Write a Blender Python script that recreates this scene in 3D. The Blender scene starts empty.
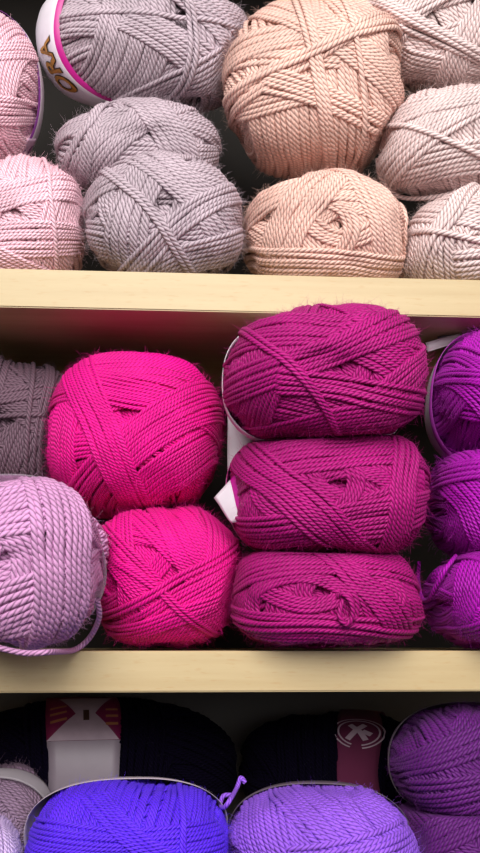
import bpy, math, random
import numpy as np
from mathutils import Matrix, Vector

C = bpy.context.scene.collection
SC = bpy.context.scene
PI = math.pi

# ------------------------------------------------------------------ camera
CAM = np.array([-0.043, -0.62, 0.0])
YAW, PITCH, FPX = math.radians(4.0), math.radians(11.6), 1036.0
_f = np.array([math.sin(YAW) * math.cos(PITCH), math.cos(YAW) * math.cos(PITCH), math.sin(PITCH)])
_r = np.array([math.cos(YAW), -math.sin(YAW), 0.0])
_u = np.cross(_r, _f)
cam = bpy.data.cameras.new('camera')
cam.sensor_fit = 'VERTICAL'
cam.sensor_height = 36.0
cam.lens = FPX / 853.0 * 36.0
cam.clip_start = 0.01
co = bpy.data.objects.new('camera', cam)
C.objects.link(co)
M = Matrix(((_r[0], _u[0], -_f[0], CAM[0]), (_r[1], _u[1], -_f[1], CAM[1]), (_r[2], _u[2], -_f[2], CAM[2]), (0, 0, 0, 1)))
co.matrix_world = M
SC.camera = co


def ray(x, y):
    return _f + _r * (x - 240.0) / FPX + _u * (426.5 - y) / FPX


def at(x, y, Y):
    """point seen at photo position (x, y) on the vertical plane at depth Y"""
    d = ray(x, y)
    return CAM + d * ((Y - CAM[1]) / d[1])


def project(P):
    q = P - CAM
    w = q @ _f
    return np.stack([240 + FPX * (q @ _r) / w, 426.5 - FPX * (q @ _u) / w], 1)


# ------------------------------------------------------------------ materials
def srgb(c):
    return tuple(((v / 255.0) / 12.92 if v / 255.0 <= 0.04045 else ((v / 255.0 + 0.055) / 1.055) ** 2.4) for v in c) + (1.0,)


def new_mat(name):
    m = bpy.data.materials.new(name)
    m.use_nodes = True
    nt = m.node_tree
    return m, nt, nt.nodes['Principled BSDF']


def yarn_mat(name, col, sheen=0.18, depth=0.75, rough=0.6, spec=0.3):
    """plied yarn: three plies twisting along each strand (UV: u round the strand, v along it in mm)"""
    m, nt, b = new_mat(name)
    N, L = nt.nodes.new, nt.links.new
    uv = N('ShaderNodeUVMap'); uv.uv_map = 'strand'
    sep = N('ShaderNodeSeparateXYZ'); L(uv.outputs[0], sep.inputs[0])
    mu = N('ShaderNodeMath'); mu.operation = 'MULTIPLY'; mu.inputs[1].default_value = 3.0; L(sep.outputs[0], mu.inputs[0])
    ad = N('ShaderNodeMath'); ad.operation = 'ADD'; L(mu.outputs[0], ad.inputs[0]); L(sep.outputs[1], ad.inputs[1])
    tw = N('ShaderNodeMath'); tw.operation = 'MULTIPLY'; tw.inputs[1].default_value = PI; L(ad.outputs[0], tw.inputs[0])
    sn = N('ShaderNodeMath'); sn.operation = 'SINE'; L(tw.outputs[0], sn.inputs[0])
    ab = N('ShaderNodeMath'); ab.operation = 'ABSOLUTE'; L(sn.outputs[0], ab.inputs[0])      # rounded plies, sharp grooves
    tc = N('ShaderNodeTexCoord')
    nz = N('ShaderNodeTexNoise'); nz.inputs['Scale'].default_value = 45.0; nz.inputs['Detail'].default_value = 3.0
    L(tc.outputs['Object'], nz.inputs['Vector'])
    fz = N('ShaderNodeTexNoise'); fz.inputs['Scale'].default_value = 1500.0; fz.inputs['Detail'].default_value = 2.0
    L(tc.outputs['Object'], fz.inputs['Vector'])
    c = srgb(col)
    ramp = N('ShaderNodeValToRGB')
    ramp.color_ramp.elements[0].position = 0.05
    ramp.color_ramp.elements[0].color = tuple(v * 0.42 for v in c[:3]) + (1,)  # shade in the ply grooves put into the colour
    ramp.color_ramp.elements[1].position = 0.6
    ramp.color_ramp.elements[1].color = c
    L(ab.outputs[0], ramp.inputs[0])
    mr = N('ShaderNodeMapRange'); mr.inputs['From Min'].default_value = 0.3; mr.inputs['From Max'].default_value = 0.7
    mr.inputs['To Min'].default_value = 0.86; mr.inputs['To Max'].default_value = 1.1
    L(nz.outputs[0], mr.inputs[0])
    hs = N('ShaderNodeHueSaturation'); L(ramp.outputs[0], hs.inputs['Color']); L(mr.outputs[0], hs.inputs['Value'])
    L(hs.outputs[0], b.inputs['Base Color'])
    ht = N('ShaderNodeMath'); ht.operation = 'MULTIPLY_ADD'; ht.inputs[1].default_value = 0.25
    L(fz.outputs[0], ht.inputs[0]); L(ab.outputs[0], ht.inputs[2])
    bp = N('ShaderNodeBump'); bp.inputs['Strength'].default_value = depth; bp.inputs['Distance'].default_value = 0.0007
    L(ht.outputs[0], bp.inputs['Height']); L(bp.outputs[0], b.inputs['Normal'])
    b.inputs['Roughness'].default_value = rough
    b.inputs['Specular IOR Level'].default_value = spec
    b.inputs['Sheen Weight'].default_value = sheen
    b.inputs['Sheen Roughness'].default_value = 0.4
    b.inputs['Sheen Tint'].default_value = tuple(min(1, 0.15 + 0.85 * v) for v in c[:3]) + (1,)
    return m


def fuzz_mat(name, col):
    m, nt, b = new_mat(name)
    b.inputs['Base Color'].default_value = srgb(col)
    b.inputs['Roughness'].default_value = 0.6
    return m


def plain_mat(name, col, rough=0.5, noise=0.08, scale=120.0):
    m, nt, b = new_mat(name)
    N, L = nt.nodes.new, nt.links.new
    tc = N('ShaderNodeTexCoord')
    nz = N('ShaderNodeTexNoise'); nz.inputs['Scale'].default_value = scale; nz.inputs['Detail'].default_value = 4
    L(tc.outputs['Object'], nz.inputs['Vector'])
    mr = N('ShaderNodeMapRange'); mr.inputs['From Min'].default_value = 0.3; mr.inputs['From Max'].default_value = 0.7
    mr.inputs['To Min'].default_value = 1 - noise; mr.inputs['To Max'].default_value = 1 + noise
    L(nz.outputs[0], mr.inputs[0])
    hs = N('ShaderNodeHueSaturation'); hs.inputs['Color'].default_value = srgb(col); L(mr.outputs[0], hs.inputs['Value'])
    L(hs.outputs[0], b.inputs['Base Color'])
    b.inputs['Roughness'].default_value = rough
    return m


def wood_mat():
    m, nt, b = new_mat('pale_beech')
    N, L = nt.nodes.new, nt.links.new
    tc = N('ShaderNodeTexCoord')
    mp = N('ShaderNodeMapping'); mp.inputs['Scale'].default_value = (3.0, 60.0, 60.0); L(tc.outputs['Object'], mp.inputs[0])
    n1 = N('ShaderNodeTexNoise'); n1.inputs['Scale'].default_value = 1.6; n1.inputs['Detail'].default_value = 5; n1.inputs['Roughness'].default_value = 0.6
    L(mp.outputs[0], n1.inputs['Vector'])
    r1 = N('ShaderNodeValToRGB')
    r1.color_ramp.elements[0].position = 0.3; r1.color_ramp.elements[0].color = srgb((178, 154, 112))
    r1.color_ramp.elements[1].position = 0.72; r1.color_ramp.elements[1].color = srgb((192, 171, 130))
    L(n1.outputs[0], r1.inputs[0])
    # short dark flecks of beech
    mp2 = N('ShaderNodeMapping'); mp2.inputs['Scale'].default_value = (110.0, 700.0, 700.0); L(tc.outputs['Object'], mp2.inputs[0])
    n2 = N('ShaderNodeTexNoise'); n2.inputs['Scale'].default_value = 1.0; n2.inputs['Detail'].default_value = 1.0
    L(mp2.outputs[0], n2.inputs['Vector'])
    r2 = N('ShaderNodeValToRGB')
    r2.color_ramp.elements[0].position = 0.60; r2.color_ramp.elements[0].color = (0, 0, 0, 1)
    r2.color_ramp.elements[1].position = 0.74; r2.color_ramp.elements[1].color = (1, 1, 1, 1)
    L(n2.outputs[0], r2.inputs[0])
    mx = N('ShaderNodeMix'); mx.data_type = 'RGBA'
    sc = N('ShaderNodeMath'); sc.operation = 'MULTIPLY'; sc.inputs[1].default_value = 0.4; L(r2.outputs[0], sc.inputs[0])
    L(sc.outputs[0], mx.inputs['Factor']); L(r1.outputs[0], mx.inputs['A']); mx.inputs['B'].default_value = srgb((176, 138, 88))
    L(mx.outputs['Result'], b.inputs['Base Color'])
    b.inputs['Roughness'].default_value = 0.42
    b.inputs['Specular IOR Level'].default_value = 0.4
    return m


# ------------------------------------------------------------------ mesh plumbing
class Buf:
    """gathers quads with UVs and writes them as one mesh"""
    def __init__(self):
        self.v, self.q, self.uv, self.n = [], [], [], 0

    def add(self, V, Q, UV):
        self.v.append(V); self.q.append(Q + self.n); self.uv.append(UV); self.n += len(V)

    def build(self, name, mat, parent=None, origin=None):
        V = np.concatenate(self.v); Q = np.concatenate(self.q); UV = np.concatenate(self.uv)
        # drop unused vertices
        used = np.zeros(len(V), bool); used[Q.ravel()] = True
        idx = np.cumsum(used) - 1
        V = V[used]; Q = idx[Q]
        if origin is not None:
            V = V - origin
        me = bpy.data.meshes.new(name)
        me.vertices.add(len(V)); me.vertices.foreach_set('co', V.astype(np.float32).ravel())
        me.loops.add(Q.size); me.loops.foreach_set('vertex_index', Q.astype(np.int32).ravel())
        me.polygons.add(len(Q))
        me.polygons.foreach_set('loop_start', (np.arange(len(Q)) * 4).astype(np.int32))
        me.polygons.foreach_set('use_smooth', np.ones(len(Q), bool))
        u = me.uv_layers.new(name='strand')
        u.data.foreach_set('uv', UV.astype(np.float32).ravel())
        me.update(); me.validate()
        if mat:
            me.materials.append(mat)
        o = bpy.data.objects.new(name, me)
        C.objects.link(o)
        if origin is not None and parent is None:
            o.location = origin
        if parent is not None:
            o.parent = parent
        return o


def tube(buf, P, Nrm, r, sides=6, keep=None, closed=True, flat=0.85, wide=1.06, pitch=0.0026, v0=0.0, warp=None):
    """tube along P (n,3) with outward normals Nrm"""
    n = len(P)
    if closed:
        T = np.roll(P, -1, 0) - np.roll(P, 1, 0)
    else:
        T = np.gradient(P, axis=0)
    T /= np.linalg.norm(T, axis=1)[:, None] + 1e-12
    Nn = Nrm - (Nrm * T).sum(1)[:, None] * T
    Nn /= np.linalg.norm(Nn, axis=1)[:, None] + 1e-12
    B = np.cross(T, Nn)
    a = np.arange(sides) * 2 * PI / sides
    rr = r if np.ndim(r) else np.full(n, r)
    V = P[:, None, :] + rr[:, None, None] * (np.cos(a)[None, :, None] * Nn[:, None, :] * flat + np.sin(a)[None, :, None] * wide * B[:, None, :])
    V = V.reshape(-1, 3)
    if warp:
        V = warp(V)
    m = n if closed else n - 1
    i = np.arange(m); j = (i + 1) % n
    s = np.arange(sides); t = (s + 1) % sides
    Q = np.stack([i[:, None] * sides + s[None], i[:, None] * sides + t[None], j[:, None] * sides + t[None], j[:, None] * sides + s[None]], -1)
    seg = np.linalg.norm(P[j] - P[i], axis=1)
    L = np.concatenate([[0], np.cumsum(seg)]) / pitch + v0
    UV = np.empty((m, sides, 4, 2))
    UV[:, :, 0, 0] = (s / sides)[None]; UV[:, :, 1, 0] = ((s + 1) / sides)[None]
    UV[:, :, 2, 0] = ((s + 1) / sides)[None]; UV[:, :, 3, 0] = (s / sides)[None]
    UV[:, :, 0, 1] = L[:m, None]; UV[:, :, 1, 1] = L[:m, None]
    UV[:, :, 2, 1] = L[1:m + 1, None]; UV[:, :, 3, 1] = L[1:m + 1, None]
    if keep is not None:
        k = keep[i] | keep[j]
        Q, UV = Q[k], UV[k]
    if len(Q):
        buf.add(V, Q.reshape(-1, 4), UV.reshape(-1, 2))


# ------------------------------------------------------------------ yarn balls
OCT = 220
_off = [(i, j) for i in range(-2, 3) for j in range(-2, 3)]


def octa(q):
    """unit directions in the winding frame (w to the viewer) -> height map cells"""
    s = np.abs(q).sum(1)
    x, y = q[:, 0] / s, q[:, 1] / s
    neg = q[:, 2] < 0
    xn = np.where(neg, (1 - np.abs(y)) * np.where(x >= 0, 1, -1), x)
    yn = np.where(neg, (1 - np.abs(x)) * np.where(y >= 0, 1, -1), y)
    i = np.clip(((xn + 1) * 0.5 * OCT).astype(int), 0, OCT - 1)
    j = np.clip(((yn + 1) * 0.5 * OCT).astype(int), 0, OCT - 1)
    return i, j


def circ_smooth(h, k):
    for _ in range(k):
        h = 0.25 * np.roll(h, 1) + 0.5 * h + 0.25 * np.roll(h, -1)
    return h


class Ball:
    def __init__(self, box, Y, ry, zrest=None, n=2.35, yarn=0.0015, hole=(0.0, 0.0), roll=0.0, dimple=0.10, seed=1, rz=None):
        self.rng = np.random.RandomState(seed)
        self.n, self.yr = n, yarn
        x0, y0, x1, y1 = box
        self.c = at((x0 + x1) / 2, (y0 + (y1 or y0 + 100)) / 2, Y)
        sc = (Y - CAM[1]) / FPX
        self.R = np.array([(x1 - x0) / 2 * sc, ry, ((y1 or y0 + 100) - y0) / 2 * sc])
        self.box, self.zrest = box, zrest
        D = self.rng.normal(size=(4000, 3)); D /= np.linalg.norm(D, axis=1)[:, None]
        S = self.sup(D)
        self.fit(lambda: S * self.R)
        # winding frame: w towards the camera, turned so that the hole sits where the photo has it
        w = CAM - self.c; w /= np.linalg.norm(w)
        u = np.cross(np.array([0, 0, 1.0]), w); u /= np.linalg.norm(u)
        v = np.cross(w, u)
        hw = w + u * hole[0] + v * hole[1]; hw /= np.linalg.norm(hw)
        u2 = u - hw * (u @ hw); u2 /= np.linalg.norm(u2)
        v2 = np.cross(hw, u2)
        self.F = np.stack([u2, v2, hw], 1)           # q -> world
        self.F0 = np.stack([u, v, w], 1)
        self.dimple = dimple
        self.planes = []
        self.bandh = 0.0
        g = (np.arange(OCT) + 0.5) / OCT * 2 - 1
        gx, gy = [v.ravel() for v in np.meshgrid(g, g, indexing='ij')]
        gz = 1 - np.abs(gx) - np.abs(gy)
        qx = np.where(gz < 0, (1 - np.abs(gy)) * np.sign(gx), gx); qy = np.where(gz < 0, (1 - np.abs(gx)) * np.sign(gy), gy)
        qq = np.stack([qx, qy, gz], 1); qq /= np.linalg.norm(qq, axis=1)[:, None]
        self.H = self.pit(qq).reshape(OCT, OCT)
        self.strands = []
        self.Rm = float(np.mean(self.R[[0, 2]]))
        self.inner = 1.0 - 3.6 * self.yr / self.Rm
        # soft lumps
        self.lump = [(self.rng.normal(size=3) * 2.2, self.rng.rand() * 6.28, 0.02 * self.rng.rand()) for _ in range(5)]

    def fit(self, cloud, iters=12):
        """set centre and half-sizes so that the shape fills its outline in the photo"""
        x0, y0, x1, y1 = self.box
        sc = (self.c[1] - CAM[1]) / FPX
        for it in range(iters):
            P = cloud()
            p = project(self.c + P)
            a, b = p.min(0), p.max(0)
            self.R[0] *= (x1 - x0) / (b[0] - a[0])
            self.c[0] += ((x0 + x1) / 2 - (a[0] + b[0]) / 2) * sc
            lo, hi = P[:, 2].min(), P[:, 2].max()
            if self.zrest is None:
                self.R[2] = max(0.006, self.R[2] + ((y1 - y0) - (b[1] - a[1])) * 0.5 * sc)
                self.c[2] -= ((y0 + y1) / 2 - (a[1] + b[1]) / 2) * sc
            else:
                top = self.c[2] + hi - (y0 - a[1]) * sc
                self.R[2] = max(0.006, self.R[2] * (top - self.zrest) / (hi - lo))
                self.c[2] = self.zrest - lo * (top - self.zrest) / (hi - lo)

    def cloud(self):
        if not hasattr(self, 'cq'):
            Q, Hh = [], []
            for q, hc, live, _ in self.strands:
                i, j = octa(q)
                k = live & (hc > self.H[i, j] - self.yr * 1.5)
                Q.append(q[k]); Hh.append(hc[k])
            self.cq, self.ch = np.concatenate(Q)[::4], np.concatenate(Hh)[::4]
        P, N = self.surf(self.cq)
        return P + N * (self.ch + self.yr * 0.9)[:, None]

    def deform(self, P):
        """squash against the neighbours and boards it touches (world points)"""
        P = P.copy()
        for nrm, off, k in self.planes:
            s = P @ nrm - off
            m = s > -6 * k
            sm = s[m]
            t = -k * np.log1p(np.exp(np.clip(-sm / k, -30, 30))) - 0.0003
            P[m] += (t - sm)[:, None] * nrm
        for _ in range(3):
            for nrm, off, k in self.planes:
                s = P @ nrm - off + 0.0002
                m = s > 0
                P[m] -= s[m][:, None] * nrm
        return P

    def sup(self, D):
        return D / (np.abs(D) ** self.n).sum(1)[:, None] ** (1.0 / self.n)

    def surf(self, q):
        """winding-frame directions -> world offset from the centre, outward normal"""
        d = q @ self.F.T
        S = self.sup(d)
        k = np.ones(len(q))
        for f, ph, am in self.lump:
            k += am * np.sin(d @ f + ph)
        P = S * self.R * (self.inner * k)[:, None]
        N = np.sign(S) * np.abs(S) ** (self.n - 1) / self.R
        # plain blend towards the radial direction keeps neighbours from fanning apart
        N /= np.linalg.norm(N, axis=1)[:, None]
        return P, N

    def axis_of(self, a, tilt):
        a = math.radians(a)
        return np.array([-math.sin(a) * math.cos(tilt), math.cos(a) * math.cos(tilt), math.sin(tilt)])

    def pit(self, q):
        """the hollow where the ball is pulled from its centre"""
        ang = np.arccos(np.clip(q[:, 2], -1, 1))
        return -(0.11 + self.dimple) * float(np.mean(self.R[[0, 2]])) * np.exp(-(ang / 0.2) ** 2)

    def circle(self, nv, dconst, ns):
        nv = nv / np.linalg.norm(nv)
        dconst = max(-0.985, min(0.985, dconst))
        f = np.array([0, 0, 1.0]) - nv * nv[2]
        if np.linalg.norm(f) < 1e-3:
            f = np.array([1.0, 0, 0]) - nv * nv[0]
        f /= np.linalg.norm(f)
        g = np.cross(nv, f)
        t = np.linspace(-PI, PI, ns, endpoint=False)
        rad = math.sqrt(1 - dconst * dconst)
        return nv * dconst + rad * (np.cos(t)[:, None] * f + np.sin(t)[:, None] * g), t

    def bundle(self, a, d, n, tilt=0.0, span=360.0, shift=0.0, fan=0.0, lift=0.0, gap=0.86, jit=1.0, mid=False, store=None):
        # d: where the band's edge nearest the hole passes (its middle when mid is set)
        rng = self.rng
        step = 2 * self.yr * gap / self.Rm
        for _ in range(2):                                      # spacing measured on the real surface
            th = math.asin(max(-0.98, min(0.98, d))) + (0 if mid else math.copysign((n - 1) / 2 * step, d)) + tilt
            pp = []
            for e in (-0.03, 0.03):
                q, t = self.circle(self.axis_of(a, tilt), math.sin(max(-1.45, min(1.45, th + e))), 40)
                pp.append(self.surf(q)[0])
            m = np.linalg.norm(pp[1] - pp[0], axis=1) / 0.06
            m = float(np.percentile(m[(np.abs(t) < 1.2) & (np.abs(t) < math.radians(span / 2 + 1))], 70)) / self.inner
            step = 2 * self.yr * gap / max(m, self.Rm * 0.6)
        if not mid:
            d = math.copysign(max(abs(d), 0.115), d) if span > 359 else d
            d = math.sin(max(-1.4, min(1.4, math.asin(d) + math.copysign((n - 1) / 2 * step, d))))
        laid = []
        for k in range(n):
            off = (k - (n - 1) / 2)
            aa = math.radians(a + fan * off + rng.normal() * 0.7 * jit)
            th = math.asin(max(-0.98, min(0.98, d))) + off * step + rng.normal() * step * 0.09 * jit + tilt
            dc = math.sin(max(-1.45, min(1.45, th)))
            nv = self.axis_of(math.degrees(aa), tilt)
            ns = 210
            q, t = self.circle(nv, dc, ns)
            # slight waviness
            q = q + 0.006 * jit * np.sin(t * rng.randint(2, 5) + rng.rand() * 6)[:, None] * nv
            q /= np.linalg.norm(q, axis=1)[:, None]
            i, j = octa(q)
            h = self.H[i, j]
            for di, dj in ((1, 0), (-1, 0), (0, 1), (0, -1)):
                h = np.maximum(h, self.H[np.clip(i + di, 0, OCT - 1), np.clip(j + dj, 0, OCT - 1)])
            h = np.maximum(h, np.maximum(np.roll(h, 1), np.roll(h, -1)))
            h = circ_smooth(h, 6)
            for st in (4, 3, 2):                       # a taut strand bridges hollows
                h = h + 0.5 * np.maximum(0, 0.5 * (np.roll(h, st) + np.roll(h, -st)) - h)
            g = np.clip(1 - h / (13 * self.yr), 0.45, 1)          # deep piles pack down
            hc = h + self.yr * (0.62 * g + lift)
            up = 0.42 * g
            if span < 359:
                x = (np.abs(np.degrees(t) - shift) - span / 2) / 9.0
                hc = hc - self.yr * 3.2 * np.clip(x, 0, 1.6) ** 1.3
            live = np.ones(ns, bool) if span >= 359 else (np.abs(np.degrees(t) - shift) < span / 2 + 12)
            laid.append((q, hc, i, j, live, up))
        for q, hc, i, j, live, up in laid:
            top = hc + self.yr * up
            top = np.where(live, top, -1)
            for di, dj in _off:
                w = 1.0 if abs(di) + abs(dj) <= 2 else 0.0
                if w:
                    np.maximum.at(self.H, (np.clip(i + di, 0, OCT - 1), np.clip(j + dj, 0, OCT - 1)), top)
            (self.strands if store is None else store).append((q, hc, live, rng.rand() * 10))

    def wind(self, layers=3, per=9, swirl=1):
        """random machine winding: bands of parallel turns passing beside the hole"""
        rng = self.rng
        # a full first layer so that nothing bare shows
        for a in (20, 110):
            for d in np.arange(-0.9, 0.91, 0.3):
                self.bundle(a + rng.normal() * 12, d, 15, tilt=rng.normal() * 0.2, jit=1.5, mid=True)
        a = rng.rand() * 360
        for k in range(layers * 6):
            a += 137.5 + rng.normal() * 18
            cnt = rng.randint(per - 3, per + 3)
            self.bundle(a, swirl * (0.1 + 0.4 * rng.rand() ** 1.5), cnt, tilt=swirl * rng.uniform(-0.5, 0.5), fan=rng.normal() * 0.8)

    def finish(self, name, mat, label, cat, group, fuzz=1800, fmat=None, outer=None):
        buf = Buf()
        # core
        nu, nv_ = 48, 32
        th = np.linspace(0, PI, nv_)[:, None]; ph = np.linspace(0, 2 * PI, nu, endpoint=False)[None]
        q = np.stack([np.sin(th) * np.cos(ph), np.sin(th) * np.sin(ph), np.cos(th) * np.ones_like(ph)], -1).reshape(-1, 3)
        P, N = self.surf(q)
        P = P + N * (self.yr * 0.25 + self.pit(q))[:, None]
        i = np.arange(nv_ - 1)[:, None]; j = np.arange(nu)[None]; j2 = (j + 1) % nu
        Q = np.stack([i * nu + j, (i + 1) * nu + j, (i + 1) * nu + j2, i * nu + j2], -1).reshape(-1, 4)
        UV = np.tile(np.array([[0.0, 0.5]] * 4), (len(Q), 1))
        buf.add(self.deform(self.c + P), Q, UV)
        for st in self.strands:
            self.lay(buf, st)
        o = buf.build(name, mat, None, self.c)
        o['label'] = label; o['category'] = cat
        if group:
            o['group'] = group
        self.obj = o
        if fuzz:
            self.fuzz(o, fuzz, fmat)
        return o

    def lay(self, buf, st, cull=True, sides=6):
        q, hc, live, v0 = st
        P, N = self.surf(q)
        i, j = octa(q)
        keep = live.copy()
        if cull:
            keep &= hc > self.H[i, j] - self.yr * 2.6
        pitch = self.yr * 2.1
        if self.bandh:
            lat = np.arcsin(np.clip((q @ self.F.T) @ self.BF[:, 2], -1, 1))
            out = np.maximum(0, np.maximum(self.bs[0] - lat, lat - self.bs[1])) * self.Rm
            hc = np.minimum(hc, self.bandh - self.yr * 1.1 + out * 3.0)
        P = P + N * hc[:, None]
        if keep.any():
            tube(buf, self.c + P, N, self.yr, sides=sides, keep=keep, pitch=pitch, v0=v0, warp=self.deform)

    def outer(self, specs, mat, name='loose_strand', label=None):
        """a few turns lying over all the rest, a part of their own"""
        st = []
        for s in specs:
            self.bundle(**s, store=st)
        buf = Buf()
        for s in st:
            self.lay(buf, s, cull=False, sides=8)
        o = buf.build(name, mat, self.obj, self.c)
        if label:
            o['label'] = label
        return o

    def fuzz(self, parent, count, mat):
        rng = self.rng
        pts, nrm, tan = [], [], []
        for q, hc, live, _ in self.strands[-90:]:
            P, N = self.surf(q)
            i, j = octa(q)
            k = live & (hc > self.H[i, j] - self.yr * 0.9) & (q[:, 2] > -0.35)
            if self.bandh:
                lat = np.arcsin(np.clip((q @ self.F.T) @ self.BF[:, 2], -1, 1))
                k &= (lat > self.bs[1] + 0.15) | (lat < self.bs[0] - 0.1)
            P = P + N * (hc + self.yr * 0.8)[:, None]
            T = np.roll(P, -1, 0) - P
            pts.append(P[k]); nrm.append(N[k]); tan.append(T[k])
        P = np.concatenate(pts); N = np.concatenate(nrm); T = np.concatenate(tan)
        sel = rng.randint(0, len(P), count)
        P, N, T = P[sel], N[sel], T[sel]
        T /= np.linalg.norm(T, axis=1)[:, None] + 1e-9
        dr = N * rng.uniform(0.15, 1.0, (count, 1)) + T * rng.normal(size=(count, 1)) * 0.8 + rng.normal(size=(count, 3)) * 0.5
        dr /= np.linalg.norm(dr, axis=1)[:, None]
        ln = rng.uniform(0.0015, 0.0055, (count, 1))
        bend = rng.normal(size=(count, 3)) * 0.4
        K = 4
        pos = np.empty((count, K, 3))
        P = self.deform(self.c + P) - self.c
        for k in range(K):
            t = k / (K - 1)
            pos[:, k] = P + ln * (dr * t + bend * t * t)
        cv = bpy.data.hair_curves.new('fuzz')
        cv.add_curves([K] * count)
        cv.attributes['position'].data.foreach_set('vector', pos.astype(np.float32).ravel())
        ra = cv.attributes.get('radius') or cv.attributes.new('radius', 'FLOAT', 'POINT')
        rad = np.tile(np.linspace(1, 0.4, K) * 0.00005, count)
        ra.data.foreach_set('value', rad.astype(np.float32))
        cv.materials.append(mat)
        o = bpy.data.objects.new('fuzz', cv)
        C.objects.link(o)
        o.parent = parent
        o['kind'] = 'stuff'
        return o

    def hit(self, x, y, lift=0.0):
        """where the ball shows at a photo position: point and outward normal"""
        d = ray(x, y); d /= np.linalg.norm(d)
        t = np.linspace(0.4, 1.0, 900)
        P = (CAM + t[:, None] * d - self.m) / self.E
        f = (np.abs(P) ** self.n).sum(1)
        k = int(np.argmax(f < 1)) if (f < 1).any() else int(np.argmin(f))
        s_ = P[k]
        N = np.sign(s_) * np.abs(s_) ** (self.n - 1) / self.E
        N /= np.linalg.norm(N)
        return self.m + s_ * self.E + N * lift, N

    def trail(self, pts, mat, name='loose_strand', r=None, label=None):
        """a loose piece of yarn over the ball: photo positions with a lift off the surface"""
        X, NN = [], []
        for x, y, l, *dep in pts:
            p, nn = self.hit(x, y, l)
            if dep:
                p = at(x, y, dep[0])
            X.append(p); NN.append(nn)
        X, NN = np.array(X), np.array(NN)
        n = len(X)
        t = np.linspace(0, n - 1, n * 14)
        out, on = [], []
        for v in t:
            i = min(int(v), n - 2); f = v - i
            p0, p1, p2, p3 = X[max(i - 1, 0)], X[i], X[i + 1], X[min(i + 2, n - 1)]
            out.append(0.5 * ((2 * p1) + (p2 - p0) * f + (2 * p0 - 5 * p1 + 4 * p2 - p3) * f * f + (3 * p1 - p0 - 3 * p2 + p3) * f ** 3))
            on.append(NN[i] * (1 - f) + NN[i + 1] * f)
        buf = Buf()
        rr = r or self.yr
        tube(buf, np.array(out), np.array(on), rr, sides=8, closed=False, flat=1.0, wide=1.0, pitch=rr * 2.1)
        o = buf.build(name, mat, self.obj, None)
        o.data.transform(Matrix.Translation(Vector(-self.c)))
        if label:
            o['label'] = label
        return o

    # ---- paper band round the middle -------------------------------------
    def band_frame(self, ax):
        """ax: where the band's axis points in the view frame"""
        w = self.F0 @ np.array(ax, float); w /= np.linalg.norm(w)
        e = self.F0[:, 0] if abs(self.F0[:, 0] @ w) < 0.9 else self.F0[:, 2]
        u = e - w * (e @ w); u /= np.linalg.norm(u)
        return np.stack([u, np.cross(w, u), w], 1)

    def squeeze(self, ax, s0, s1):
        """the band holds the yarn in under it"""
        self.BF = self.band_frame(ax)
        self.bs = (s0, s1)
        t = np.linspace(0, 2 * PI, 90); ss = np.linspace(s0, s1, 5)
        tt, s2 = [x.ravel() for x in np.meshgrid(t, ss)]
        d = np.stack([np.cos(s2) * np.cos(tt), np.cos(s2) * np.sin(tt), np.sin(s2)], 1) @ self.BF.T
        i, j = octa(d @ self.F)
        self.bandh = float(np.percentile(self.H[i, j], 55))

    def band_at(self, B, t, s, lift):
        """t: angle round the band (0 right, 90 up, as seen), s: latitude towards the viewer in radians"""
        t = np.atleast_1d(t); s = np.atleast_1d(s)
        d = np.stack([np.cos(s) * np.cos(t), np.cos(s) * np.sin(t), np.sin(s)], 1) @ B.T
        q = d @ self.F
        P, N = self.surf(q)
        i, j = octa(q)
        h = self.bandh
        X = P + N * ((h + lift)[:, None] if np.ndim(lift) else h + lift)
        return self.deform(self.c + X) - self.c, N

    def band(self, B, s0, s1, mat, name='paper_band', t0=0.0, t1=2 * PI, flare=0.0, lift=0.0004, parent=None, label=None, ns=9, nt=120):
        full = abs(t1 - t0 - 2 * PI) < 1e-6
        t = np.linspace(t0, t1, nt, endpoint=not full)
        s = np.linspace(s0, s1, ns)
        tt, ss = np.meshgrid(t, s, indexing='ij')
        lf = lift + flare * np.clip((ss - (s0 + s1) / 2) / ((s1 - s0) / 2), 0, 1) ** 2
        P, N = self.band_at(B, tt.ravel(), ss.ravel(), lf.ravel())
        m = nt if full else nt - 1
        i = np.arange(m)[:, None]; i2 = (i + 1) % nt; j = np.arange(ns - 1)[None]
        Q = np.stack([i * ns + j, i2 * ns + j, i2 * ns + j + 1, i * ns + j + 1], -1).reshape(-1, 4)
        U = np.stack([np.broadcast_to(i / m, (m, ns - 1)), np.broadcast_to((i + 1) / m, (m, ns - 1)), np.broadcast_to((i + 1) / m, (m, ns - 1)), np.broadcast_to(i / m, (m, ns - 1))], -1)
        W = np.stack([np.broadcast_to(j / (ns - 1), (m, ns - 1)), np.broadcast_to(j / (ns - 1), (m, ns - 1)), np.broadcast_to((j + 1) / (ns - 1), (m, ns - 1)), np.broadcast_to((j + 1) / (ns - 1), (m, ns - 1))], -1)
        UV = np.stack([U, W], -1).reshape(-1, 2)
        buf = Buf(); buf.add(P, Q, UV)
        o = buf.build(name, mat, parent or self.obj)
        sm = o.modifiers.new('thickness', 'SOLIDIFY'); sm.thickness = 0.00025; sm.offset = -1
        if label:
            o['label'] = label
        return o

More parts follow.
